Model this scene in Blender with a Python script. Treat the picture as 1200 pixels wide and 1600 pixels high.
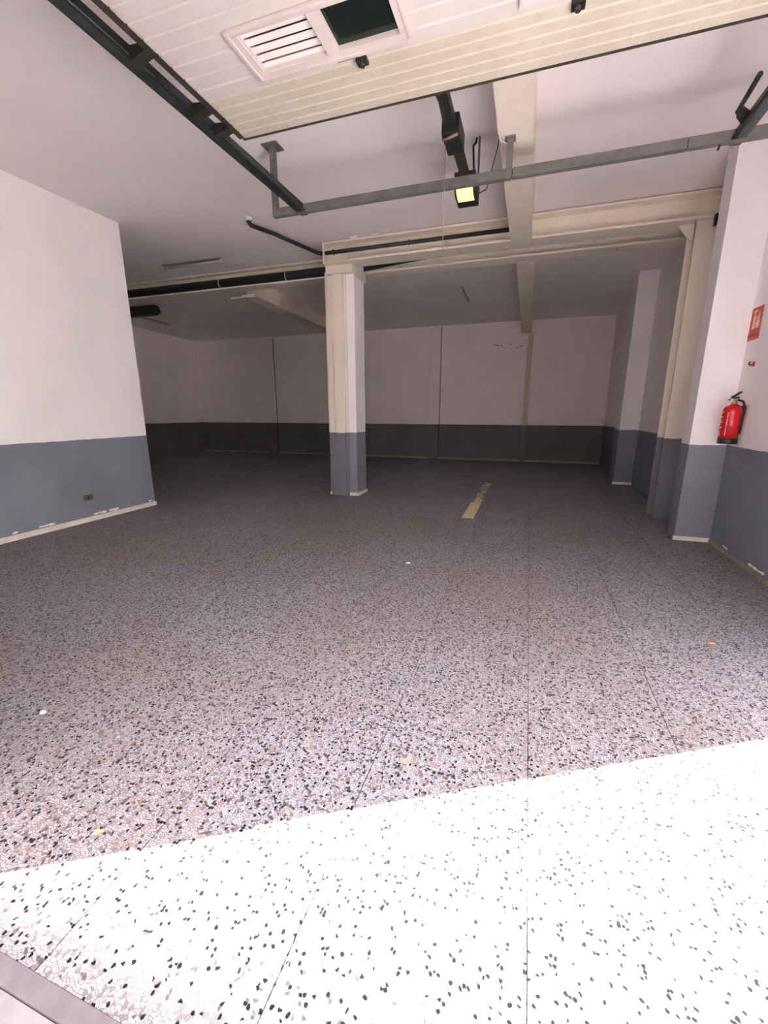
import bpy, bmesh, math, random
from mathutils import Vector, Matrix

random.seed(7)
for o in list(bpy.data.objects):
    bpy.data.objects.remove(o, do_unlink=True)
scene = bpy.context.scene
C = scene.collection

# ------------------------------------------------------------------ camera
F_PX, PITCH, YAW, ROLL, CAM_H = 657.5, 0.23737, 0.3242, -0.0016, 1.4
cy, sy, cp, sp = math.cos(YAW), math.sin(YAW), math.cos(PITCH), math.sin(PITCH)
fwd = Vector((-sy * cp, cy * cp, -sp)); rgt = Vector((cy, sy, 0)); up = rgt.cross(fwd)
r2 = rgt * math.cos(ROLL) + up * math.sin(ROLL)
u2 = -rgt * math.sin(ROLL) + up * math.cos(ROLL)
cam_d = bpy.data.cameras.new('camera'); cam = bpy.data.objects.new('camera', cam_d); C.objects.link(cam)
cam_d.sensor_fit = 'HORIZONTAL'; cam_d.sensor_width = 36.0; cam_d.lens = 36.0 * F_PX / 1200.0
cam_d.clip_start = 0.05; cam_d.clip_end = 200
cam.matrix_world = Matrix(((r2.x, u2.x, -fwd.x, 0), (r2.y, u2.y, -fwd.y, 0), (r2.z, u2.z, -fwd.z, CAM_H), (0, 0, 0, 1)))
scene.camera = cam

# ------------------------------------------------------------------ sky, sun, exposure
SUN_STRENGTH, SKY_STRENGTH, EXPOSURE = 34.0, 0.9, 3.3
world = bpy.data.worlds.new('sky'); scene.world = world; world.use_nodes = True
bg = world.node_tree.nodes['Background']
bg.inputs['Color'].default_value = (0.93, 0.91, 1.0, 1); bg.inputs['Strength'].default_value = SKY_STRENGTH
sun_d = bpy.data.lights.new('sun', 'SUN'); sun = bpy.data.objects.new('sun', sun_d); C.objects.link(sun)
sun_d.energy = SUN_STRENGTH; sun_d.angle = math.radians(0.53); sun_d.color = (1.0, 0.945, 0.895)
SUN_AZ, SUN_EL = math.radians(28.9), math.radians(31)
sd = Vector((math.cos(SUN_AZ) * math.cos(SUN_EL), math.sin(SUN_AZ) * math.cos(SUN_EL), -math.sin(SUN_EL)))
sun.rotation_euler = sd.to_track_quat('-Z', 'Y').to_euler(); sun.location = (-6, -4, 8)
vs = scene.view_settings
vs.view_transform = 'Standard'; vs.look = 'None'; vs.exposure = EXPOSURE; vs.gamma = 1.0; vs.use_curve_mapping = False
scene.cycles.max_bounces = 16; scene.cycles.diffuse_bounces = 14; scene.cycles.glossy_bounces = 6

# ------------------------------------------------------------------ materials
def new_mat(name):
    m = bpy.data.materials.new(name); m.use_nodes = True
    return m, m.node_tree.nodes, m.node_tree.links, m.node_tree.nodes['Principled BSDF']

def nd(N, t, **kw):
    n = N.new(t)
    for k, v in kw.items(): setattr(n, k, v)
    return n

def rgba(c): return (c[0], c[1], c[2], 1)

def ramp(N, stops, interp='LINEAR'):
    r = N.new('ShaderNodeValToRGB'); cr = r.color_ramp; cr.interpolation = interp
    while len(cr.elements) < len(stops): cr.elements.new(0.5)
    for e, (p, c) in zip(cr.elements, stops):
        e.position = p; e.color = rgba(c) if not isinstance(c, (int, float)) else (c, c, c, 1)
    return r

def mixc(N, L, fac, a, b, blend='MIX'):
    m = N.new('ShaderNodeMix'); m.data_type = 'RGBA'; m.blend_type = blend
    for sock, v in ((m.inputs[0], fac), (m.inputs[6], a), (m.inputs[7], b)):
        if isinstance(v, (int, float)): sock.default_value = v
        elif isinstance(v, tuple): sock.default_value = rgba(v)
        else: L.new(v, sock)
    return m.outputs[2]

def mth(N, L, op, a, b=None, c=None):
    m = N.new('ShaderNodeMath'); m.operation = op
    for i, v in enumerate((a, b, c)):
        if v is None: continue
        if isinstance(v, (int, float)): m.inputs[i].default_value = v
        else: L.new(v, m.inputs[i])
    return m.outputs[0]

def noise(N, L, vec, scale, detail=3, rough=0.55):
    n = N.new('ShaderNodeTexNoise'); n.inputs['Scale'].default_value = scale
    n.inputs['Detail'].default_value = detail; n.inputs['Roughness'].default_value = rough
    if vec is not None: L.new(vec, n.inputs['Vector'])
    return n.outputs['Fac']

def smooth(N, L, v, a, b):
    m = N.new('ShaderNodeMapRange'); m.interpolation_type = 'SMOOTHSTEP'
    m.inputs[1].default_value = a; m.inputs[2].default_value = b
    L.new(v, m.inputs[0]); return m.outputs[0]

def pos(N): return N.new('ShaderNodeNewGeometry').outputs['Position']

def bump(N, L, B, h, strength=0.2, dist=0.01):
    b = N.new('ShaderNodeBump'); b.inputs['Strength'].default_value = strength; b.inputs['Distance'].default_value = dist
    L.new(h, b.inputs['Height']); L.new(b.outputs['Normal'], B.inputs['Normal'])

BAND_Z = 1.045
def banded(name, top, low, rough=0.75, spec=0.3, var=0.06, drop=0.008):
    """paint: colour `top` above a dado line, `low` below it, brush-wobbled edge, mottling and scuffs"""
    m, N, L, B = new_mat(name); P = pos(N)
    sx = N.new('ShaderNodeSeparateXYZ'); L.new(P, sx.inputs[0])
    wob = noise(N, L, P, 9.0, 2)
    z = mth(N, L, 'ADD', sx.outputs['Z'], mth(N, L, 'MULTIPLY', mth(N, L, 'SUBTRACT', wob, 0.5), 0.018))
    back = mth(N, L, 'MAXIMUM', mth(N, L, 'SUBTRACT', sx.outputs['Y'], 6.5), 0.0)
    z = mth(N, L, 'ADD', z, mth(N, L, 'MULTIPLY', back, drop))
    k = smooth(N, L, z, BAND_Z - 0.003, BAND_Z + 0.003)
    n1 = noise(N, L, P, 1.3, 4); n2 = noise(N, L, P, 22.0, 3)
    up_ = mixc(N, L, smooth(N, L, n1, 0.3, 0.75), top, tuple(c * (1 - var) for c in top))
    lo_ = mixc(N, L, smooth(N, L, n1, 0.3, 0.7), low, tuple(c * 0.82 for c in low))
    lo_ = mixc(N, L, mth(N, L, 'MULTIPLY', smooth(N, L, n2, 0.6, 0.8), 0.25), lo_, tuple(min(1, c * 1.7) for c in low))
    L.new(mixc(N, L, k, lo_, up_), B.inputs['Base Color'])
    B.inputs['Roughness'].default_value = rough; B.inputs['Specular IOR Level'].default_value = spec
    bump(N, L, B, noise(N, L, P, 60.0, 4), 0.12, 0.004)
    return m

def plain(name, col, rough=0.5, metal=0.0, var=0.12, scale=8.0, dirt=None, dirt_amt=0.3, bmp=0.05, spec=0.4):
    m, N, L, B = new_mat(name); P = pos(N)
    n1 = noise(N, L, P, scale, 4)
    c = mixc(N, L, smooth(N, L, n1, 0.3, 0.72), col, tuple(x * (1 - var) for x in col))
    if dirt is not None:
        c = mixc(N, L, mth(N, L, 'MULTIPLY', smooth(N, L, noise(N, L, P, scale * 0.45, 6, 0.65), 0.52, 0.75), dirt_amt), c, dirt)
    L.new(c, B.inputs['Base Color'])
    B.inputs['Roughness'].default_value = rough; B.inputs['Metallic'].default_value = metal
    B.inputs['Specular IOR Level'].default_value = spec
    if bmp: bump(N, L, B, noise(N, L, P, scale * 9, 3), bmp, 0.003)
    return m

M = {}
WHITE, GREY = (0.91, 0.865, 0.86), (0.215, 0.232, 0.28)
M['wall'] = banded('painted_plaster', WHITE, GREY)
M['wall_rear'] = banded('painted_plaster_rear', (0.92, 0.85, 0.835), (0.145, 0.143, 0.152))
M['pillar'] = banded('painted_column', (0.88, 0.85, 0.86), (0.23, 0.24, 0.28), drop=0.004)
M['steel_post'] = banded('cream_steel_grey_foot', (0.80, 0.73, 0.60), (0.185, 0.195, 0.225), 0.45, 0.4)
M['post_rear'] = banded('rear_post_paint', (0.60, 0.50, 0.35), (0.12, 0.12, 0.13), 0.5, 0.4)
M['skirt_old'] = plain('dirty_skirting', (0.34, 0.28, 0.21), 0.6, 0, 0.3, 9, (0.16, 0.12, 0.08), 0.6)
M['beam'] = plain('cream_steel', (0.82, 0.75, 0.635), 0.45, 0, 0.10, 3.0, (0.55, 0.47, 0.35), 0.25)
M['ceiling'] = plain('ceiling_plaster', (0.915, 0.855, 0.85), 0.9, 0, 0.06, 0.9, (0.62, 0.57, 0.55), 0.25, 0.1)
M['skirt'] = plain('skirting_tile', (0.78, 0.72, 0.62), 0.35, 0, 0.15, 12, (0.5, 0.45, 0.36), 0.4)
M['facade'] = plain('facade_render', (0.72, 0.67, 0.63), 0.9, 0, 0.1, 2.0)
M['street'] = plain('street_paving', (0.20, 0.182, 0.186), 0.9, 0, 0.25, 14, (0.16, 0.14, 0.14), 0.4, 0.3)
M['kerb'] = plain('threshold_concrete', (0.13, 0.11, 0.115), 0.85, 0, 0.2, 18, (0.11, 0.09, 0.09), 0.4, 0.3)
M['iron'] = plain('grey_painted_iron', (0.21, 0.205, 0.19), 0.45, 0.35, 0.25, 14, (0.08, 0.075, 0.065), 0.5)
M['rail'] = plain('dark_green_rail', (0.075, 0.10, 0.095), 0.32, 0.6, 0.3, 9, (0.02, 0.02, 0.018), 0.5)
M['dark'] = plain('dark_bracket', (0.05, 0.045, 0.034), 0.6, 0.3, 0.3, 20)
M['black'] = plain('black_plastic', (0.018, 0.022, 0.02), 0.4, 0, 0.2, 20)
M['pipe'] = plain('black_pipe', (0.022, 0.028, 0.026), 0.4, 0, 0.25, 6)
M['wire'] = plain('wire_grey', (0.10, 0.09, 0.08), 0.6, 0, 0.1, 20, bmp=0)
M['cord'] = plain('red_cord', (0.32, 0.16, 0.13), 0.7, 0, 0.1, 20, bmp=0)
M['clip'] = plain('white_plastic', (0.75, 0.72, 0.7), 0.5, 0, 0.1, 20, bmp=0)
M['louvre'] = plain('white_louvre', (0.75, 0.69, 0.67), 0.5, 0, 0.06, 6)
M['glass_dark'] = plain('dark_glass', (0.008, 0.014, 0.011), 0.12, 0, 0.1, 6, bmp=0)
M['tube'] = plain('unlit_tube', (0.50, 0.48, 0.46), 0.4, 0, 0.05, 10, bmp=0)
M['fitting'] = plain('lamp_batten', (0.22, 0.20, 0.18), 0.5, 0, 0.15, 10)
M['tape'] = plain('yellow_line_paint', (0.78, 0.66, 0.40), 0.7, 0, 0.2, 30, (0.4, 0.32, 0.22), 0.4)
M['red'] = plain('red_enamel', (0.62, 0.012, 0.018), 0.22, 0, 0.08, 6, bmp=0, spec=0.5)
M['signred'] = plain('sign_red', (0.62, 0.085, 0.04), 0.45, 0, 0.08, 12, bmp=0)
M['signwhite'] = plain('sign_white', (0.86, 0.66, 0.5), 0.5, 0, 0.05, 12, bmp=0)
M['signdark'] = plain('sign_dark_red', (0.36, 0.03, 0.02), 0.5, 0, 0.05, 12, bmp=0)
M['print'] = plain('label_print', (0.75, 0.5, 0.48), 0.5, 0, 0.3, 120, bmp=0)
M['brass'] = plain('brass', (0.62, 0.45, 0.22), 0.3, 0.9, 0.1, 20, bmp=0)
M['socket'] = plain('brown_socket', (0.13, 0.10, 0.06), 0.5, 0, 0.2, 30)
M['paper'] = plain('white_scrap', (0.9, 0.88, 0.86), 0.7, 0, 0.1, 40, bmp=0)
M['leafy'] = plain('dry_leaf_yellow', (0.36, 0.33, 0.17), 0.7, 0, 0.25, 90, bmp=0)
M['leafo'] = plain('dry_leaf_orange', (0.36, 0.2, 0.09), 0.7, 0, 0.25, 90, bmp=0)
M['flake'] = plain('bare_plaster', (0.85, 0.82, 0.8), 0.9, 0, 0.1, 40)

def slat_mat(name, col, dirt, amt):
    m, N, L, B = new_mat(name); P = pos(N)
    n1 = noise(N, L, P, 2.2, 5, 0.6)
    c = mixc(N, L, smooth(N, L, n1, 0.3, 0.75), col, tuple(x * 0.88 for x in col))
    c = mixc(N, L, mth(N, L, 'MULTIPLY', smooth(N, L, noise(N, L, P, 26.0, 5, 0.7), 0.5, 0.72), amt), c, dirt)
    sx = N.new('ShaderNodeSeparateXYZ'); L.new(P, sx.inputs[0])
    edge = mth(N, L, 'ADD', sx.outputs['X'], mth(N, L, 'MULTIPLY', noise(N, L, P, 30.0, 5, 0.7), 0.16))
    k = mth(N, L, 'SUBTRACT', 1.0, smooth(N, L, edge, -1.88, -1.82))
    c = mixc(N, L, mth(N, L, 'MULTIPLY', k, 0.75), c, (0.25, 0.17, 0.06))
    L.new(c, B.inputs['Base Color']); B.inputs['Roughness'].default_value = 0.6
    bump(N, L, B, noise(N, L, P, 40.0, 4), 0.08, 0.004)
    return m
M['slat'] = slat_mat('white_door_slat', (0.53, 0.49, 0.462), (0.45, 0.385, 0.29), 0.3)
M['slat_old'] = slat_mat('yellowed_door_slat', (0.50, 0.455, 0.365), (0.34, 0.29, 0.19), 0.4)
M['frame'] = plain('white_vent_frame', (0.55, 0.49, 0.465), 0.5, 0, 0.1, 6, (0.40, 0.31, 0.26), 0.3)

def terrazzo():
    m, N, L, B = new_mat('terrazzo'); P = pos(N)
    d = N.new('ShaderNodeTexNoise'); d.inputs['Scale'].default_value = 55.0; d.inputs['Detail'].default_value = 1
    L.new(P, d.inputs['Vector'])
    dv = N.new('ShaderNodeVectorMath'); dv.operation = 'MULTIPLY_ADD'
    L.new(d.outputs['Color'], dv.inputs[0]); dv.inputs[1].default_value = (0.011, 0.011, 0); L.new(P, dv.inputs[2])
    v1 = N.new('ShaderNodeTexVoronoi'); v1.voronoi_dimensions = '2D'; v1.inputs['Scale'].default_value = 105.0
    ve = N.new('ShaderNodeTexVoronoi'); ve.voronoi_dimensions = '2D'; ve.feature = 'DISTANCE_TO_EDGE'; ve.inputs['Scale'].default_value = 105.0
    L.new(dv.outputs[0], v1.inputs['Vector']); L.new(dv.outputs[0], ve.inputs['Vector'])
    s = N.new('ShaderNodeSeparateColor'); L.new(v1.outputs['Color'], s.inputs[0])
    kind = ramp(N, [(0.0, (0.03, 0.028, 0.033)), (0.05, (0.13, 0.12, 0.13)), (0.16, (0.255, 0.242, 0.272)), (0.40, (0.325, 0.312, 0.352)), (0.65, (0.38, 0.366, 0.405)), (0.88, (0.445, 0.43, 0.465))], 'CONSTANT')
    L.new(s.outputs[0], kind.inputs[0])
    # clustered brick-coloured chips, a bit larger
    v2 = N.new('ShaderNodeTexVoronoi'); v2.voronoi_dimensions = '2D'; v2.inputs['Scale'].default_value = 55.0
    L.new(dv.outputs[0], v2.inputs['Vector'])
    s2 = N.new('ShaderNodeSeparateColor'); L.new(v2.outputs['Color'], s2.inputs[0])
    clump = noise(N, L, P, 4.0, 2)
    red = mth(N, L, 'MULTIPLY', mth(N, L, 'GREATER_THAN', s2.outputs[1], 0.95), smooth(N, L, clump, 0.44, 0.52))
    rc = mixc(N, L, s2.outputs[2], (0.36, 0.19, 0.16), (0.38, 0.28, 0.21))
    col = mixc(N, L, mth(N, L, 'MULTIPLY', red, 0.85), kind.outputs[0], rc)
    # cement between the chips
    g = mth(N, L, 'SUBTRACT', 1.0, smooth(N, L, ve.outputs['Distance'], 0.02, 0.21))
    col = mixc(N, L, mth(N, L, 'MULTIPLY', g, 0.92), col, (0.085, 0.076, 0.086))
    # worn / soiled patches
    soil = smooth(N, L, noise(N, L, P, 0.55, 5, 0.6), 0.35, 0.7)
    col = mixc(N, L, mth(N, L, 'MULTIPLY', soil, 0.36), col, (0.19, 0.135, 0.10))
    # small black chips
    v3 = N.new('ShaderNodeTexVoronoi'); v3.voronoi_dimensions = '2D'; v3.inputs['Scale'].default_value = 92.0
    L.new(dv.outputs[0], v3.inputs['Vector'])
    s3 = N.new('ShaderNodeSeparateColor'); L.new(v3.outputs['Color'], s3.inputs[0])
    blk = mth(N, L, 'MULTIPLY', mth(N, L, 'LESS_THAN', s3.outputs[0], 0.095), mth(N, L, 'LESS_THAN', v3.outputs['Distance'], 0.5))
    col = mixc(N, L, blk, col, (0.004, 0.0038, 0.005))
    L.new(col, B.inputs['Base Color'])
    r = mth(N, L, 'ADD', 0.36, mth(N, L, 'MULTIPLY', noise(N, L, P, 1.7, 4), 0.25))
    L.new(r, B.inputs['Roughness']); B.inputs['Specular IOR Level'].default_value = 0.15
    bump(N, L, B, ve.outputs['Distance'], 0.08, 0.003)
    return m
M['terrazzo'] = terrazzo()
M['joint'] = plain('joint_mortar', (0.07, 0.06, 0.058), 0.9, 0, 0.2, 30)

def emit(name, col, strength):
    m, N, L, B = new_mat(name)
    B.inputs['Base Color'].default_value = rgba(col)
    B.inputs['Emission Color'].default_value = rgba(col); B.inputs['Emission Strength'].default_value = strength
    return m
M['lamp'] = emit('lit_lamp_lens', (1.0, 0.58, 0.2), 0.22)

# ------------------------------------------------------------------ geometry helpers (world coordinates everywhere)
class MB:
    def __init__(s): s.bm = bmesh.new()
    def box(s, x0, x1, y0, y1, z0, z1, bev=0.0):
        r = bmesh.ops.create_cube(s.bm, size=1.0)
        vs_ = r['verts']
        for v in vs_:
            v.co = Vector((x0 + (v.co.x + .5) * (x1 - x0), y0 + (v.co.y + .5) * (y1 - y0), z0 + (v.co.z + .5) * (z1 - z0)))
        if bev:
            es = list({e for v in vs_ for e in v.link_edges})
            bmesh.ops.bevel(s.bm, geom=es, offset=bev, segments=2, profile=0.7, affect='EDGES')
        return s
    def prism(s, pts, axis, a, b):
        """extrude a polygon: axis 'x': pts (y,z); 'y': pts (x,z); 'z': pts (x,y)"""
        def mk(p, t):
            return {'x': (t, p[0], p[1]), 'y': (p[0], t, p[1]), 'z': (p[0], p[1], t)}[axis]
        A = [s.bm.verts.new(mk(p, a)) for p in pts]; B_ = [s.bm.verts.new(mk(p, b)) for p in pts]
        n = len(pts)
        s.bm.faces.new(A); s.bm.faces.new(B_[::-1])
        for i in range(n): s.bm.faces.new((A[i], B_[i], B_[(i + 1) % n], A[(i + 1) % n]))
        bmesh.ops.recalc_face_normals(s.bm, faces=s.bm.faces)
        return s
    def hexa(s, lo, hi):
        """lo, hi: four xyz corners each"""
        A = [s.bm.verts.new(p) for p in lo]; B_ = [s.bm.verts.new(p) for p in hi]
        s.bm.faces.new(A[::-1]); s.bm.faces.new(B_)
        for i in range(4): s.bm.faces.new((A[i], A[(i + 1) % 4], B_[(i + 1) % 4], B_[i]))
        bmesh.ops.recalc_face_normals(s.bm, faces=s.bm.faces)
        return s
    def tube(s, pts, r, n=12, cap=True, smooth_=True):
        pts = [Vector(p) for p in pts]; rings = []
        prev = None
        for i, p in enumerate(pts):
            if i == 0: d = pts[1] - p
            elif i == len(pts) - 1: d = p - pts[i - 1]
            else: d = (pts[i + 1] - p).normalized() + (p - pts[i - 1]).normalized()
            d.normalize()
            if prev is None:
                ref = Vector((0, 0, 1)) if abs(d.z) < .9 else Vector((1, 0, 0))
            else: ref = prev
            x = d.cross(ref).normalized() if prev is None else (ref - d * ref.dot(d)).normalized()
            prev = x; y = d.cross(x)
            rr = r[i] if isinstance(r, (list, tuple)) else r
            rings.append([s.bm.verts.new(p + (x * math.cos(2 * math.pi * k / n) + y * math.sin(2 * math.pi * k / n)) * rr) for k in range(n)])
        for a, b in zip(rings, rings[1:]):
            for k in range(n):
                f = s.bm.faces.new((a[k], a[(k + 1) % n], b[(k + 1) % n], b[k])); f.smooth = smooth_
        if cap: s.bm.faces.new(rings[0][::-1]); s.bm.faces.new(rings[-1])
        bmesh.ops.recalc_face_normals(s.bm, faces=s.bm.faces)
        return s
    def lathe(s, cx, cy_, prof, n=28):
        rings = []
        for r, z in prof:
            rings.append([s.bm.verts.new((cx + r * math.cos(2 * math.pi * k / n), cy_ + r * math.sin(2 * math.pi * k / n), z)) for k in range(n)])
        for a, b in zip(rings, rings[1:]):
            for k in range(n):
                f = s.bm.faces.new((a[k], a[(k + 1) % n], b[(k + 1) % n], b[k])); f.smooth = True
        s.bm.faces.new(rings[0][::-1]); s.bm.faces.new(rings[-1])
        bmesh.ops.recalc_face_normals(s.bm, faces=s.bm.faces)
        return s
    def build(s, name, mat, parent=None, kind=None):
        org = Vector((0, 0, 0))
        p = parent
        while p is not None: org += Vector(p.location); p = p.parent
        if parent is None:   # origin at the base of the mesh
            xs = [v.co for v in s.bm.verts]
            org = Vector(((min(v.x for v in xs) + max(v.x for v in xs)) / 2, (min(v.y for v in xs) + max(v.y for v in xs)) / 2, min(v.z for v in xs)))
        for v in s.bm.verts: v.co -= org
        me = bpy.data.meshes.new(name); s.bm.to_mesh(me); s.bm.free()
        o = bpy.data.objects.new(name, me); C.objects.link(o)
        me.materials.append(mat)
        if parent is None: o.location = org
        else: o.parent = parent
        if kind: o['kind'] = kind
        return o

def tag(o, label, cat, group=None):
    o['label'] = label; o['category'] = cat
    if group: o['group'] = group
    return o
def thing(name, loc, label, cat, group=None):
    o = bpy.data.objects.new(name, None); C.objects.link(o); o.location = loc; o.empty_display_size = 0.1
    return tag(o, label, cat, group)
def copy_tree(o, parent=None):
    c = o.copy(); C.objects.link(c); c.parent = parent
    for ch in list(o.children): copy_tree(ch, c)
    return c
def struct(o, label=None):
    o['kind'] = 'structure'
    if label: o['label'] = label
    return o

# ------------------------------------------------------------------ the shell
CEIL = 3.80
XL, XR, YB, XFL = -5.31, 1.955, 12.35, -10.85      # left wall, right wall, back wall, far-left wall
YF0, YF1 = 0.372, 0.60                             # outer / inner face of the front wall
OX0, OX1, OZ = -1.85, 0.93, 2.80                   # door opening

fl = struct(MB().box(XFL, XR + .0, 0.40, YB, -0.25, -0.006).build('floor', M['joint']), 'speckled grey terrazzo garage floor with hairline joints')
xs = [XR]
k = 0.10 + 0.6 * 3
while k > XFL: xs.append(k); k -= 0.6
xs.append(XFL)
for a, b in zip(xs, xs[1:]):
    if a - b < 0.05: continue
    y0 = 0.447
    MB().box(b + 0.0018, a - 0.0018, y0, YB, -0.006, 0.0).build('terrazzo_strip', M['terrazzo'], fl)

struct(MB().box(-70, 45, -31.5, 0.398, -0.3, -0.006).build('ground', M['street']), 'rough concrete pavement outside the door')
struct(MB().box(OX0 - .3, OX1 + .3, 0.400, 0.446, -0.24, 0.002, 0.002).build('trim_1', M['kerb']), 'smooth cement threshold strip at the door line')

ce = struct(MB().box(XFL - .2, XR + .2, YF0, 7.0, CEIL, CEIL + .25).build('ceiling', M['ceiling']), 'white plastered ceiling')
ce2 = MB().prism([(7.0, CEIL), (YB + .2, CEIL - 0.145), (YB + .2, CEIL + .25), (7.0, CEIL + .25)], 'x', XFL - .2, XR + .2).build('ceiling_rear', M['ceiling'])
struct(ce2, 'dim rear ceiling beyond the steel beams')

wl = struct(MB().box(XL - .22, XL, YF1, 4.84, -.02, CEIL).build('wall_left', M['wall']), 'white wall with grey dado ending in a free edge')
struct(MB().box(XFL, XL - .22, 4.62, 4.84, -.02, CEIL).build('wall_return', M['wall']))
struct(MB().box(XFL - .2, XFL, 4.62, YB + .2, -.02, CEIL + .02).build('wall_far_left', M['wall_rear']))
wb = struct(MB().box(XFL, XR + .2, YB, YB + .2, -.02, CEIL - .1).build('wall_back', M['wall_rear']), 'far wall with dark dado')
wr = struct(MB().box(XR, XR + .2, YF1, YB, -.02, CEIL).build('wall_right', M['wall']), 'white right wall with grey dado')
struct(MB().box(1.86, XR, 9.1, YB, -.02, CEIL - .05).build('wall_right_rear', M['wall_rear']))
fr = MB()
fr.box(XL - .5, OX0, YF0, YF1, -.02, CEIL + .25); fr.box(OX1, XR + .2, YF0, YF1, -.02, CEIL + .25); fr.box(OX0, OX1, YF0, YF1, OZ, CEIL + .25)
fr.box(OX0 - .05, OX0 + .016, YF0 - 0.004, YF1 - .02, 0, 0.72)
struct(fr.build('wall_front', M['facade']), 'street front wall around the open garage door')

# the building across the street: its roof line ends the street's shade just outside the threshold
OPP_Y = -21.0
OPP_H = (0.77 - OPP_Y) / math.sin(SUN_AZ) * math.tan(SUN_EL)
t = thing('apartment_building', (-8, OPP_Y - 5, 0), 'pale apartment block across the street behind the viewer', 'building')
t['kind'] = 'structure'; del t['category']
MB().box(-68, 42, OPP_Y - 10, OPP_Y, 0, OPP_H).build('wall', M['facade'], t)
for fl_i in range(7):
    for wx in range(-24, 22, 3):
        MB().box(wx, wx + 1.2, OPP_Y - .05, OPP_Y + .04, 1.2 + 3.1 * fl_i, 2.8 + 3.1 * fl_i).build('window', M['glass_dark'], t)

# skirting
struct(MB().box(XL, XL + .018, YF1, 4.85, 0, .062, .003).build('baseboard_left', M['skirt']), 'pale skirting tile along the left wall')
struct(MB().box(XR - .015, XR, YF1, 5.27, 0, .04, .003).build('baseboard_right', M['skirt_old']), 'worn pale skirting on the right wall')
struct(MB().box(XFL, 1.86, YB - .015, YB, 0, .05, .003).build('baseboard_back', M['skirt_old']))
random.seed(3)
def flakes(n, fn, parent):
    b = MB()
    for i in range(n):
        y, z, s = fn(i)
        pts = []
        for q in range(7):
            a = 2 * math.pi * q / 7; rr = s * random.uniform(.5, 1.1)
            pts.append((y + rr * 1.7 * math.cos(a), max(.05, z + rr * .55 * math.sin(a))))
        b.prism(pts, 'x', *parent[1])
    b.build('paint_flake', M['flake'], parent[0], 'stuff')
ry = [4.15, 4.2, 4.28, 4.36, 4.85, 4.9]
ly = [3.22, 3.28, 3.33, 3.9, 3.95, 4.0, 4.13, 4.17, 2.95, 4.75]
flakes(10, lambda i: (ly[i], .082, random.uniform(.02, .04)), (wl, (XL - .002, XL + .002)))
flakes(6, lambda i: (ry[i], .06, random.uniform(.02, .035)), (wr, (XR - .002, XR + .002)))

# pilasters on the back wall (part of the masonry)
for px0, px1, lab in ((-8.2, -7.86, 'narrow pilaster on the far wall left of the free column'), (-2.76, -2.46, 'narrow pilaster on the far wall right of the free column')):
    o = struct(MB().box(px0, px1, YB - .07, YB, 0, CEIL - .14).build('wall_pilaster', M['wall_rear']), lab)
    for jx in (px0 - .016, px1): MB().box(jx, jx + .016, YB - .012, YB - .0, .05, CEIL - .15).build('shadow_gap_strip', M['joint'], o)  # dark strips paint in the shadow gap on both sides of the pilaster

# small scuffs on the back wall
b = MB()
for x0, x1, z in ((-1.06, -.90, 3.10), (-.86, -.80, 3.08), (-.60, -.57, 3.10), (-.45, -.40, 3.02), (-.36, -.28, 3.05)):
    b.hexa([(x0, YB - .004, z), (x1, YB - .004, z - .04), (x1, YB + .001, z - .04), (x0, YB + .001, z)], [(x0, YB - .004, z + .012), (x1, YB - .004, z - .02), (x1, YB + .001, z - .02), (x0, YB + .001, z + .012)])
b.build('scratch', M['dark'], wb, 'stuff')

# right wall piers
def pier(x0, y0, y1, label, mat):
    t = thing('wall_pier', ((x0 + XR) / 2, (y0 + y1) / 2, 0), label, 'pillar', 'piers on the right wall')
    MB().box(x0, XR + .01, y0, y1, 0, CEIL - .0 if y0 < 7 else CEIL - .06, .004).build('shaft', mat, t)
    MB().box(x0 - .012, XR, y0 - .014, y0 + .01, 0, .045, .003).build('skirting_tile', M['skirt'], t)
    return t
pier(1.622, 5.26, 5.51, 'white and grey pier behind the fire extinguisher', M['pillar'])
pier(1.635, 9.06, 9.5, 'white and grey pier standing farther back by the dark corner', M['pillar'])

# ------------------------------------------------------------------ free column
t = thing('concrete_column', (-2.87, 6.65, 0), 'free-standing white column with grey foot carrying the steel beams', 'column')
MB().box(-3.10, -2.635, 6.45, 6.85, 0, CEIL, .004).build('shaft', M['pillar'], t)
MB().box(-2.965, -2.80, 6.375, 6.45, 0, 3.40, .003).build('steel_channel', M['steel_post'], t)
MB().box(-3.09, -2.965, 6.425, 6.45, 0, 3.40, .002).build('channel_lip', M['steel_post'], t)
MB().box(-2.80, -2.765, 6.42, 6.45, 0, 3.40, .002).build('channel_lip', M['steel_post'], t)
MB().box(-3.135, -3.10, 6.47, 6.60, 0, 3.45, .002).build('side_angle', M['steel_post'], t)
MB().box(-3.06, -2.625, 6.36, 6.45, 3.385, 3.50, .003).build('cap_plate', M['beam'], t)
MB().box(-2.64, -2.618, 6.42, 6.9, 3.36, 3.50, .003).build('cap_side_plate', M['beam'], t)
MB().box(-3.13, -2.965, 6.43, 6.455, 0, .05, .002).build('skirting_tile', M['skirt'], t)
MB().box(-2.80, -2.62, 6.43, 6.455, 0, .05, .002).build('skirting_tile', M['skirt'], t)
MB().box(-2.64, -2.615, 6.43, 6.86, 0, .05, .002).build('skirting_tile', M['skirt'], t)

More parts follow.
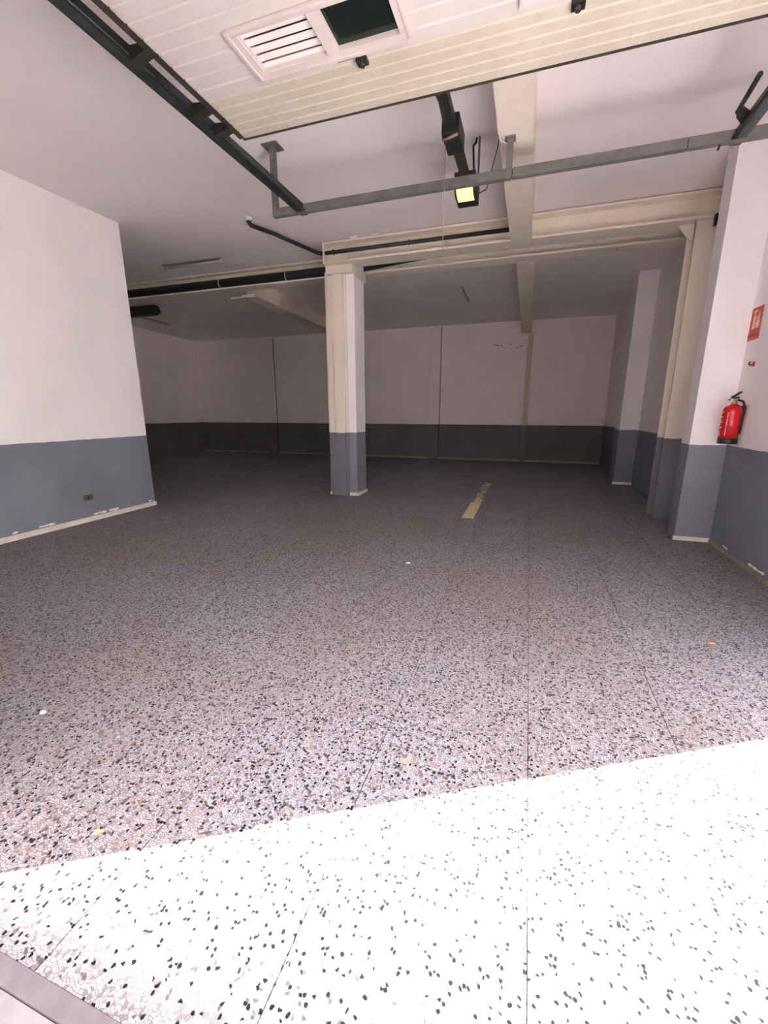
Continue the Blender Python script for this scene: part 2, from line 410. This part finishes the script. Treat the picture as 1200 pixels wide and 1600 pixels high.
# ------------------------------------------------------------------ steel beams
FT = 0.026
def ibeam_x(t, x0, x1, y0, y1, z0, z1):
    ym = (y0 + y1) / 2
    MB().box(x0, x1, y0, y1, z0, z0 + FT, .004).build('bottom_flange', M['beam'], t)
    MB().box(x0, x1, y0, y1, z1 - FT, z1, .004).build('top_flange', M['beam'], t)
    MB().box(x0, x1, ym - .01, ym + .01, z0 + FT, z1 - FT).build('web', M['beam'], t)
t = thing('steel_beam', (-.55, 6.4, 3.5), 'cream steel beam running from the free column to the right wall', 'beam', 'steel beams')
ibeam_x(t, -3.05, 1.95, 6.25, 6.555, 3.50, 3.78)
MB().box(-3.05, -3.03, 6.26, 6.545, 3.527, 3.753).build('end_plate', M['beam'], t)
for cx in (-2.55, -2.22):
    MB().box(cx - .06, cx + .06, 6.235, 6.27, 3.772, 3.80, .003).build('shim', M['clip'], t)
t = thing('steel_beam', (-4.5, 7.0, 3.5), 'long cream steel beam behind the column, reaching into the dark left side', 'beam', 'steel beams')
ibeam_x(t, XFL + .01, 1.80, 6.88, 7.14, 3.50, 3.78)
t = thing('steel_beam', (-.26, 3.5, 3.5), 'wide cream beam running from the open door to the cross beam', 'beam', 'steel beams')
def ibeam_y(t, x0, x1, y0, y1, za0, za1, h):
    """beam along Y whose underside goes from za0 at y0 to za1 at y1"""
    def slab(name, xa, xb, o0, o1):
        MB().hexa([(xa, y0, za0 + o0), (xb, y0, za0 + o0), (xb, y1, za1 + o0), (xa, y1, za1 + o0)],
                  [(xa, y0, za0 + o1), (xb, y0, za0 + o1), (xb, y1, za1 + o1), (xa, y1, za1 + o1)]).build(name, M['beam'], t)
    xm = (x0 + x1) / 2
    slab('bottom_flange', x0, x1, 0, FT); slab('top_flange', x0, x1, h - FT, h); slab('web', xm - .012, xm + .012, FT, h - FT)
ibeam_y(t, -.388, -.125, YF1, 6.25, 3.50, 3.50, .298)
t = thing('steel_beam', (-.2, 9.7, 3.35), 'cream beam under the rear ceiling ending on the far wall post', 'beam', 'steel beams')
ibeam_y(t, -.335, -.09, 7.14, 12.32, 3.50, 3.33, .30)
MB().box(-.36, -.06, 12.18, 12.345, 3.295, 3.335, .004).build('bearing_plate', M['beam'], t)
t = thing('steel_beam', (-4.99, 9.7, 3.35), 'cream beam under the rear ceiling left of the free column', 'beam', 'steel beams')
ibeam_y(t, -5.13, -4.86, 7.14, 12.32, 3.42, 3.30, .36)
MB().box(-5.38, -4.86, 7.14, 7.22, 3.40, 3.425, .003).build('bearing_plate', M['beam'], t)

tag(MB().box(-.165, -.035, 12.23, 12.345, 0, 3.30, .004).build('steel_post', M['post_rear']), 'slim cream steel post against the far wall under the beam end', 'post')

t = thing('steel_column', (1.78, 6.43, 0), 'cream steel column with grey foot beside the front pier', 'column')
MB().box(1.66, 1.90, 6.30, 6.325, 0, 3.50, .003).build('front_flange', M['steel_post'], t)
MB().box(1.77, 1.79, 6.325, 6.535, 0, 3.50).build('web', M['steel_post'], t)
MB().box(1.64, 1.90, 6.535, 6.56, 0, 3.50, .003).build('back_flange', M['steel_post'], t)
MB().prism([(1.66, 3.50), (1.50, 3.50), (1.66, 3.30)], 'y', 6.40, 6.42).build('gusset', M['beam'], t)
tag(MB().box(1.80, 1.945, 6.20, 6.25, 3.40, 3.515, .004).build('gap_shade_block', M['black']), 'small black block painted in for the unlit gap at the beam end beside the front pier', 'box')  # added black block: its colour stands in for shade in the open gap

# ------------------------------------------------------------------ pipes
t = thing('cable_pipe', (-3.2, 6.2, 3.6), 'thin black pipe dropping from the ceiling and following the beam web', 'pipe')
MB().tube([(-3.59, 5.25, 3.80), (-3.59, 5.25, 3.745), (-3.575, 5.285, 3.72), (-3.43, 5.62, 3.715), (-3.41, 5.68, 3.71), (-3.17, 6.22, 3.67), (-3.13, 6.29, 3.66), (-3.05, 6.31, 3.655), (-.40, 6.31, 3.655)], .026, 12).build('pipe', M['pipe'], t)
MB().tube([(-3.59, 5.25, 3.76), (-3.59, 5.25, 3.80)], .045, 14).build('ceiling_collar', M['clip'], t)
for px in (-2.9, -1.75):
    MB().tube([(px, 6.31 + .034 * math.cos(a), 3.655 + .034 * math.sin(a)) for a in [i * math.pi / 8 for i in range(17)]], .006, 6).build('pipe_clip', M['wire'], t)
t = thing('drain_pipe', (-6, 6.93, 3.6), 'thick black pipe lying along the rear beam on the left', 'pipe')
MB().tube([(XFL + .01, 6.925, 3.605), (-3.0, 6.925, 3.605), (-1.35, 6.925, 3.69)], [.072, .072, .05], 16).build('pipe', M['pipe'], t)
for px in (-8.9, -5.4, -4.05):
    MB().tube([(px, 6.925 + .076 * math.cos(a), 3.605 + .076 * math.sin(a)) for a in [i * math.pi / 8 for i in range(17)]], .007, 6).build('pipe_clip', M['beam'], t)
t = thing('duct', (-9.4, 8.25, 3.6), 'black rounded duct under the dark ceiling in the far left corner', 'duct')
MB().tube([(XFL + .01, 8.25, 3.635), (-8.30, 8.25, 3.635), (-8.24, 8.25, 3.635), (-8.21, 8.25, 3.635)], [.115, .115, .10, .06], 18).build('body', M['pipe'], t)
MB().box(-9.55, -9.5, 8.22, 8.28, 3.72, 3.78).build('hanger', M['beam'], t)

# ------------------------------------------------------------------ unlit fluorescent battens on the ceiling
def batten(loc, rz, zc, label):
    t = thing('tube_light', (0, 0, 0), label, 'light', 'unlit fluorescent tubes')
    MB().box(-.60, .60, -.022, .022, -.022, 0, .004).build('batten', M['fitting'], t)
    MB().tube([(-.585, 0, -.052), (.585, 0, -.052)], .013, 10).build('tube', M['tube'], t)
    for s in (-1, 1): MB().box(s * .595 - .012, s * .595 + .012, -.016, .016, -.07, -.02, .003).build('lamp_holder', M['clip'], t)
    t.location = loc; t.rotation_euler.z = rz; t.location.z = zc
    return t
batten((-5.49, 6.33, 0), 0.0, CEIL, 'unlit fluorescent tube on the ceiling beside the left wall')
batten((-1.43, 9.6, 0), math.pi / 2, CEIL - .070, 'unlit fluorescent tube on the rear ceiling above the yellow line')
batten((-9.6, 9.4, 0), math.pi / 2 + .05, CEIL - .066, 'unlit fluorescent tube on the ceiling in the far left corner')

# ------------------------------------------------------------------ overhead door, parked open under the ceiling
DX0, DX1, DYE, DZ = -1.925, 0.985, 2.845, 3.16
door = thing('overhead_door', ((DX0 + DX1) / 2, 1.75, DZ), 'cream slatted garage door parked open overhead with vents', 'garage door')
edges = [2.845 - .0716 * i for i in range(6)]
while edges[-1] > 0.75: edges.append(edges[-1] - .0905)
FR = [(-1.512, -.672, 2.118, 2.432), (-.165, .675, 2.118, 2.432)]        # vent frames x0,x1,y0,y1
for i, (ya, yb) in enumerate(zip(edges, edges[1:])):
    segs = [(DX0, DX1)]
    for fx0, fx1, fy0, fy1 in FR:
        if yb < fy1 - .05 and ya > fy0 + .05:
            segs = [s for a, b in segs for s in (((a, fx0 + .02), (fx1 - .02, b)) if a < fx0 and b > fx1 else ((a, b),))]
    for a, b in segs:
        MB().prism([(yb + .0035, DZ + .006), (yb + .010, DZ), (ya - .004, DZ), (ya - .0015, DZ + .004), (ya - .0015, DZ + .022), (yb + .0035, DZ + .022)], 'x', a, b).build('slat', M['slat_old'] if i < 5 else M['slat'], door)
# backing skin, cut around the two vents
skin = MB()
ycut0, ycut1 = 2.15, 2.41
skin.box(DX0, DX1, edges[-1], ycut0, DZ + .022, DZ + .04); skin.box(DX0, DX1, ycut1, DYE, DZ + .022, DZ + .04)
for a, b in ((DX0, -1.48), (-.70, -.135), (.645, DX1)): skin.box(a, b, ycut0, ycut1, DZ + .022, DZ + .04)
skin.build('backing_skin', M['dark'], door)
MB().box(DX0 - .02, DX1 + .02, DYE, DYE + .012, DZ - .004, DZ + .04, .002).build('rubber_seal', M['dark'], door)
for s, xx in ((-1, DX0), (1, DX1)):
    MB().box(min(xx, xx + s * .045), max(xx, xx + s * .045), edges[-1], DYE, DZ + .002, DZ + .045, .003).build('side_stile', M['dark'], door)

def vent(fx0, fx1, fy0, fy1):
    f = MB(); w = .045; zt, zb = DZ + .03, DZ - .014
    f.box(fx0, fx1, fy0, fy0 + w * .7, zb, zt, .004); f.box(fx0, fx1, fy1 - w, fy1, zb, zt, .004)
    f.box(fx0, fx0 + w, fy0 + w * .7, fy1 - w, zb, zt, .002); f.box(fx1 - w, fx1, fy0 + w * .7, fy1 - w, zb, zt, .002)
    f.box(fx0 - .008, fx1 + .008, fy1 - .012, fy1 + .006, zb - .006, zb + .012, .003); f.box(fx0 - .008, fx1 + .008, fy0 - .006, fy0 + .01, zb - .006, zb + .012, .003)
    f.box(fx0 - .008, fx0 + .01, fy0 + .01, fy1 - .012, zb - .006, zb + .012, .003); f.box(fx1 - .01, fx1 + .008, fy0 + .01, fy1 - .012, zb - .006, zb + .012, .003)
    xm = fx0 + .445
    f.box(xm - .03, xm + .03, fy0 + w * .7, fy1 - w, zb - .004, zt, .004)
    fo = f.build('vent_frame', M['frame'], door)
    g = MB(); zc = DZ - .006
    xa, xb, ya, yb = fx0 + w - .005, xm - .025, fy0 + w * .7 - .005, fy1 - w + .005
    for q in ((xa, xa + .012, ya, yb), (xb - .012, xb, ya, yb), (xa + .012, xb - .012, ya, ya + .01), (xa + .012, xb - .012, yb - .01, yb)): g.box(*q, zc, DZ + .04)
    g.build('louvre_frame', M['frame'], fo)
    n = 5; pit = (yb - ya) / n
    for i in range(n):
        y0 = ya + pit * i
        MB().box(xa, xb, y0 + pit * .24, y0 + pit * 1.0, DZ + .006, DZ + .010, .0015).build('louvre', M['louvre'], fo)
    MB().box(xa - .01, xb + .01, ya - .01, yb + .01, DZ + .042, DZ + .05).build('louvre_shade_sheet', M['dark'], fo)  # dark sheet colours the blade gaps as if in shade
    MB().box(xm + .028, fx1 - w + .002, fy0 + .02, fy1 - w + .002, DZ + .012, DZ + .018).build('dark_pane', M['glass_dark'], fo)
for q in FR: vent(*q)
for kx, ky in ((-.95, 2.488), (.075, 2.503)):
    kb = MB().box(kx - .03, kx + .03, ky - .022, ky + .022, DZ - .018, DZ + .002, .005).build('lock_plate', M['black'], door)
    MB().tube([(kx, ky, DZ - .032), (kx, ky, DZ - .01)], .013, 12).build('lock_knob', M['dark'], kb)
# split in the wood beside the lock
MB().box(-1.16, -.80, 2.4395, 2.4425, DZ - .0012, DZ + .001).build('crack', M['dark'], door)
MB().box(-1.08, -.97, 2.464, 2.467, DZ - .0012, DZ + .001).build('crack', M['dark'], door)
for s, xx in ((-1, DX0 - .045), (1, DX1 + .045)):
    for by in (2.15, 2.60, 2.80):
        xo = xx + s * .165
        br = MB()
        br.hexa([(xx + .02 * -s, by - .035, DZ + .045), (xo, by + .00, DZ + .03), (xo, by + .06, DZ + .03), (xx + .02 * -s, by + .025, DZ + .045)],
                [(xx + .02 * -s, by - .035, DZ + .06), (xo, by + .00, DZ + .10), (xo, by + .06, DZ + .10), (xx + .02 * -s, by + .025, DZ + .07)])
        bo = br.build('roller_bracket', M['dark'], door)
        MB().tube([(xo - s * .03, by + .03, DZ + .09), (xo + s * .06, by + .03, DZ + .09)], .022, 12).build('roller', M['black'], bo)

# guide rails
RZ = 3.25
def rail(xc, s, label):
    t = thing('guide_rail', (xc, 2.4, RZ), label, 'rail', 'door guide rails')
    b_ = MB(); y0, y1 = .95, 4.12
    b_.prism([(xc - .032, RZ - .03), (xc + .032, RZ - .03), (xc + .032, RZ + .03), (xc + .028, RZ + .03), (xc + .028, RZ - .025), (xc - .032, RZ - .025)], 'y', y0, y1)
    b_.box(xc - .036, xc - .028, y0, y1, RZ - .03, RZ + .03); b_.box(xc - .036, xc - .02, y0, y1, RZ + .026, RZ + .032); b_.box(xc + .02, xc + .036, y0, y1, RZ + .026, RZ + .032)
    b_.build('channel', M['rail'], t)
    MB().tube([(xc - s * .045, y0, RZ - .022), (xc - s * .045, y1 - .02, RZ - .022)], .009, 8).build('spring_cable', M['black'], t)
    cv = MB(); pts = []
    for i in range(9):
        a = i / 8 * math.pi / 2
        pts.append((xc, .95 - .30 * math.sin(a), RZ - .30 + .30 * math.cos(a)))
    pts.append((xc, .65, 0.0))
    cv.tube(pts, .03, 8).build('vertical_track', M['rail'], t)
    return t
rail(-2.185, -1, 'long dark green rail along the left side of the open door')
t = rail(1.245, 1, 'dark green rail with end plate beside the right pier top')
MB().hexa([(1.128, 3.755, RZ + .025), (1.153, 3.885, RZ + .025), (1.25, 4.00, RZ + .005), (1.25, 3.86, RZ + .005)],
          [(1.128, 3.755, RZ + .035), (1.153, 3.885, RZ + .035), (1.25, 4.00, RZ + .015), (1.25, 3.86, RZ + .015)]).build('end_plate', M['dark'], t)
MB().tube([(1.150, 3.86, RZ + .045), (1.128, 3.515, RZ + .045)], .015, 10).build('stop_rod', M['black'], t)

# ------------------------------------------------------------------ hanging crossbar
t = thing('rail_support_frame', (-.2, 4.05, 3.22), 'grey iron crossbar hung from the ceiling carrying the door rails', 'crossbar')
BY0, BY1, BZ0, BZ1 = 4.035, 4.085, 3.213, 3.283
for a, b in ((-2.485, -.274), (-.267, .929), (.936, XR)):
    MB().box(a, b, BY0, BY1, BZ0, BZ1, .003).build('bar', M['iron'], t)
for sx in (-.27, .932): MB().box(sx - .05, sx + .05, BY0 + .006, BY1 - .006, BZ0 + .006, BZ1 - .006).build('joint_sleeve', M['black'], t)
MB().tube([(1.135, 4.06, BZ0), (1.13, 4.07, BZ0 - .03)], .008, 8).build('bolt', M['dark'], t)
MB().box(-2.485, -2.435, BY0, BY1, BZ1, CEIL - .006, .003).build('hanger', M['iron'], t)
MB().box(-2.54, -2.38, BY0 - .05, BY1 + .05, CEIL - .010, CEIL, .002).build('ceiling_plate', M['iron'], t)
MB().box(-.325, -.275, BY0, BY1, BZ1, 3.50, .003).build('hanger', M['iron'], t)
MB().box(-.34, -.26, BY0 - .015, BY1 + .015, 3.487, 3.50, .002).build('beam_plate', M['iron'], t)

# ------------------------------------------------------------------ door opener
OZC = 3.36
t = thing('door_opener', (-.66, 3.9, OZC), 'black chain door opener with a lit warm lamp under the ceiling', 'door opener')
MB().hexa([(-.70, 2.86, OZC - .03), (-.635, 2.86, OZC - .03), (-.64, 4.50, OZC - .03), (-.705, 4.50, OZC - .03)], [(-.70, 2.86, OZC + .03), (-.635, 2.86, OZC + .03), (-.64, 4.50, OZC + .03), (-.705, 4.50, OZC + .03)]).build('boom_rail', M['black'], t)
tr = MB().box(-.735, -.61, 3.47, 3.74, OZC - .07, OZC + .055, .012).build('trolley', M['black'], t)
MB().tube([(-.73, 3.50, OZC - .085), (-.62, 3.47, OZC - .08)], .01, 8).build('release_lever', M['cord'], tr)
MB().tube([(-.69, 3.40, OZC - .06), (-.67, 3.10, DZ + .12), (-.67, 2.80, DZ + .05)], .014, 8).build('door_arm', M['black'], t)
MB().tube([(-.705, 3.49, OZC - .085), (-.707, 3.49, 2.95), (-.705, 3.49, 2.56)], .003, 6).build('release_cord', M['cord'], t)
hd = MB().prism([(4.32, OZC - .02), (4.34, OZC - .06), (4.40, OZC - .08), (4.60, OZC - .08), (4.64, OZC - .04), (4.64, OZC + .09), (4.32, OZC + .09)], 'x', -.785, -.60).build('motor_head', M['black'], t)
MB().prism([(4.315, OZC - .03), (4.335, OZC - .064), (4.40, OZC - .0845), (4.47, OZC - .0845), (4.47, OZC - .03), (4.33, OZC - .02)], 'x', -.765, -.62).build('lamp_lens', M['lamp'], hd)
for hx in (-.78, -.605):
    MB().box(hx - .008, hx + .008, 4.52, 4.55, OZC + .09, CEIL, .001).build('strap', M['wire'], t)
MB().tube([(-.63, 4.54, CEIL), (-.635, 4.53, 3.755), (-.655, 4.50, 3.72), (-.63, 4.46, 3.44)], .009, 8).build('conduit', M['black'], t)
tag(MB().tube([(-.40, 4.30, 3.70), (-.42, 4.28, 3.55), (-.47, 4.33, 3.40), (-.52, 4.50, 3.36), (-.60, 4.6, 3.38)], .005, 6).build('loose_cable', M['wire']), 'thin dark cable drooping from the wide beam to the door opener', 'cable', 'loose cables')
tag(MB().tube([(-.39, 3.92, 3.66), (-.40, 3.95, 3.54), (-.375, 4.02, 3.475), (-.33, 4.07, 3.47), (-.325, 4.08, 3.478)], .005, 6).build('loose_cable', M['clip']), 'pale cable looping onto the crossbar hanger at the wide beam', 'cable', 'loose cables')

# ------------------------------------------------------------------ wall fittings
EX, EY, EZ = 1.862, 5.03, 1.075
t = thing('fire_extinguisher', (EX, EY, EZ), 'red fire extinguisher hung on the right wall beside the front pier', 'fire extinguisher')
R0 = .078
MB().lathe(EX, EY, [(R0 * .7, EZ + .03), (R0, EZ + .045), (R0, EZ + .30), (R0 * .97, EZ + .325), (R0 * .82, EZ + .35), (R0 * .5, EZ + .368), (.022, EZ + .375), (.022, EZ + .385)]).build('cylinder', M['red'], t)
MB().lathe(EX, EY, [(R0 * .96, EZ), (R0 * 1.03, EZ + .005), (R0 * 1.03, EZ + .055), (R0 * 1.0, EZ + .058)]).build('base_ring', M['black'], t)
vv = MB().lathe(EX, EY, [(.024, EZ + .378), (.024, EZ + .40), (.018, EZ + .405), (.018, EZ + .43)], 16).build('valve', M['brass'], t)
MB().tube([(EX - .02, EY - .02, EZ + .41), (EX - .035, EY - .025, EZ + .41)], .016, 14).build('gauge', M['clip'], vv)
MB().hexa([(EX - .05, EY - .012, EZ + .41), (EX + .03, EY - .012, EZ + .43), (EX + .03, EY + .012, EZ + .43), (EX - .05, EY + .012, EZ + .41)],
          [(EX - .05, EY - .012, EZ + .422), (EX + .03, EY - .012, EZ + .447), (EX + .03, EY + .012, EZ + .447), (EX - .05, EY + .012, EZ + .422)]).build('carry_handle', M['black'], t)
MB().tube([(EX - .03, EY, EZ + .435), (EX + .0, EY, EZ + .455), (EX + .025, EY - .005, EZ + .478), (EX + .045, EY - .01, EZ + .49)], [.012, .013, .012, .008], 10).build('squeeze_lever', M['black'], t)
MB().tube([(EX + .018, EY - .02, EZ + .415), (EX + .05, EY - .05, EZ + .40), (EX + .065, EY - .075, EZ + .34), (EX + .06, EY - .075, EZ + .22), (EX + .058, EY - .072, EZ + .10)], .010, 10).build('hose', M['black'], t)
MB().box(XR - .03, XR, EY - .03, EY + .03, EZ + .30, EZ + .36, .003).build('wall_bracket', M['dark'], t)
# printed label: short rows of print wrapped on the cylinder, facing the room
def arc_patch(a0, a1, z0, z1, r):
    m_ = MB(); n = 5; lo_, hi_ = [], []
    for i in range(n + 1):
        a = math.radians(a0 + (a1 - a0) * i / n)
        lo_.append(m_.bm.verts.new((EX + r * math.cos(a), EY + r * math.sin(a), z0))); hi_.append(m_.bm.verts.new((EX + r * math.cos(a), EY + r * math.sin(a), z1)))
    for i in range(n): m_.bm.faces.new((lo_[i], lo_[i + 1], hi_[i + 1], hi_[i]))
    return m_
rows = MB()
random.seed(11)
lab = MB()
for a0, a1, z0, z1 in ((158, 172, .285, .30), (176, 186, .30, .31), (160, 184, .252, .262), (164, 176, .195, .222), (180, 188, .20, .218), (158, 170, .15, .16), (172, 186, .155, .165), (156, 166, .11, .125), (168, 176, .105, .12), (158, 186, .085, .094), (215, 221, .08, .16), (215, 221, .17, .24), (216, 221, .25, .30)):
    p_ = arc_patch(a0 + 10, a1 + 10, EZ + z0, EZ + z1, R0 + .0008)
    me_ = bpy.data.meshes.new('tmp'); p_.bm.to_mesh(me_); lab.bm.from_mesh(me_); p_.bm.free(); bpy.data.meshes.remove(me_)
lab.build('printed_label', M['print'], t, 'stuff')

SY0, SY1, SZ0, SZ1 = 5.035, 5.245, 2.04, 2.33
t = thing('fire_sign', (XR, (SY0 + SY1) / 2, SZ0), 'red fire extinguisher sign on the right wall', 'sign')
MB().box(XR - .004, XR, SY0, SY1, SZ0, SZ1).build('plate', M['signred'], t)
xs_ = (XR - .0055, XR - .0035)
# pictogram: extinguisher (body, neck, lever) and flame; seen from the room +Y is on the left
b = MB()
cyl = SY1 - .075
b.prism([(cyl - .022, SZ0 + .10), (cyl + .022, SZ0 + .10), (cyl + .022, SZ0 + .205), (cyl + .012, SZ0 + .222), (cyl - .012, SZ0 + .222), (cyl - .022, SZ0 + .205)], 'x', *xs_)
b.prism([(cyl - .008, SZ0 + .228), (cyl + .008, SZ0 + .228), (cyl + .008, SZ0 + .245), (cyl - .008, SZ0 + .245)], 'x', *xs_)
b.prism([(cyl - .03, SZ0 + .245), (cyl + .024, SZ0 + .245), (cyl + .030, SZ0 + .256), (cyl - .026, SZ0 + .268)], 'x', *xs_)
b.build('extinguisher_symbol', M['signwhite'], t)
fy = SY0 + .065
b = MB().prism([(fy - .03, SZ0 + .105), (fy + .028, SZ0 + .105), (fy + .034, SZ0 + .15), (fy + .018, SZ0 + .175), (fy + .026, SZ0 + .215), (fy + .002, SZ0 + .19), (fy - .008, SZ0 + .255), (fy - .022, SZ0 + .20), (fy - .018, SZ0 + .165), (fy - .036, SZ0 + .16)], 'x', *xs_)
b.build('flame_symbol', M['signwhite'], t)
MB().box(XR - .0052, XR - .0035, SY0 + .012, SY1 - .012, SZ0 + .078, SZ0 + .086).build('rule_line', M['signdark'], t)
fc = bpy.data.curves.new('sign_text', 'FONT'); fc.body = 'EXTINTOR'; fc.size = .046; fc.align_x = 'CENTER'; fc.extrude = .0008
fo = bpy.data.objects.new('sign_text', fc); C.objects.link(fo)
dg = bpy.context.evaluated_depsgraph_get(); tm = bpy.data.meshes.new_from_object(fo.evaluated_get(dg))
C.objects.unlink(fo); bpy.data.objects.remove(fo)
# text x -> -Y, text y -> Z, facing -X
tm.transform(Matrix(((0, 0, -1, -.0048), (-1, 0, 0, 0), (0, 1, 0, .03), (0, 0, 0, 1))))
tm.materials.clear(); tm.materials.append(M['signdark'])
to = bpy.data.objects.new('lettering', tm); C.objects.link(to); to.parent = t

t = thing('wall_hook', (XR, 5.02, 1.80), 'small dark red hook on the right wall below the sign', 'hook')
MB().box(XR - .006, XR, 5.005, 5.035, 1.79, 1.835, .002).build('plate', M['signdark'], t)
MB().tube([(XR - .004, 5.02, 1.815), (XR - .03, 5.02, 1.80), (XR - .04, 5.02, 1.815), (XR - .038, 5.01, 1.835)], .008, 8).build('hook', M['signdark'], t)

t = thing('wall_socket', (XL, 3.825, .28), 'small brown socket box low on the left wall', 'socket')
MB().box(XL - .01, XL + .012, 3.765, 3.885, .275, .345, .004).build('plate', M['socket'], t)
MB().tube([(XL + .01, 3.825, .31), (XL + .017, 3.825, .31)], .018, 14).build('insert', M['dark'], t)

# ------------------------------------------------------------------ yellow bay line and litter
t = thing('bay_line', (-.68, 6.5, 0), 'worn yellow bay line painted on the floor', 'floor marking')
MB().box(-.755, -.60, 5.50, 6.52, 0, .0012).build('paint_strip', M['tape'], t)
random.seed(5)
b = MB()
for i in range(14):
    y0 = 6.54 + i * .14; w = .15 * random.uniform(.5, .95)
    x0 = -.755 + random.uniform(0, .15 - w * .9)
    b.box(x0, x0 + w, y0, y0 + random.uniform(.05, .12), 0, .001)
b.build('worn_patch', M['tape'], t, 'stuff')

def scrap(x, y, s, mat, name, label, cat, spikes=False):
    m_ = MB(); n = 10 if spikes else 7; vs_ = []
    c = m_.bm.verts.new((x, y, .006 + s * .15))
    for q in range(n):
        a = 2 * math.pi * q / n; rr = s * ((1.0 if q % 2 else .45) if spikes else random.uniform(.6, 1.0))
        vs_.append(m_.bm.verts.new((x + rr * math.cos(a), y + .7 * rr * math.sin(a), .001 + random.uniform(0, .006))))
    lo_ = [m_.bm.verts.new((v.co.x, v.co.y, 0)) for v in vs_]
    for q in range(n):
        m_.bm.faces.new((c, vs_[q], vs_[(q + 1) % n])); m_.bm.faces.new((vs_[q], lo_[q], lo_[(q + 1) % n], vs_[(q + 1) % n]))
    m_.bm.faces.new(lo_[::-1])
    bmesh.ops.recalc_face_normals(m_.bm, faces=m_.bm.faces)
    return tag(m_.build(name, mat), label, cat, 'litter on the floor')
scrap(-2.094, 1.12, .020, M['paper'], 'paper_scrap', 'largest white scrap on the floor near the left edge', 'scrap')
scrap(-.384, 1.385, .018, M['leafy'], 'dry_leaf', 'yellow leaf bit just inside the shadow edge', 'leaf')
scrap(-1.294, .769, .022, M['leafy'], 'dry_leaf', 'pale star-shaped leaf bit by the shadow edge at left', 'leaf', True)
scrap(1.164, 2.851, .026, M['leafo'], 'dry_leaf', 'orange leaf bit on the floor at right', 'leaf')
scrap(-.974, 3.614, .028, M['paper'], 'paper_scrap', 'white speck on the floor in front of the yellow line', 'scrap')
scrap(-2.962, 3.03, .026, M['leafy'], 'dry_leaf', 'small tan leaf bit on the floor toward the left wall', 'leaf')
scrap(-2.269, 2.491, .022, M['leafy'], 'dry_leaf', 'small tan leaf bit on a floor joint at left', 'leaf')
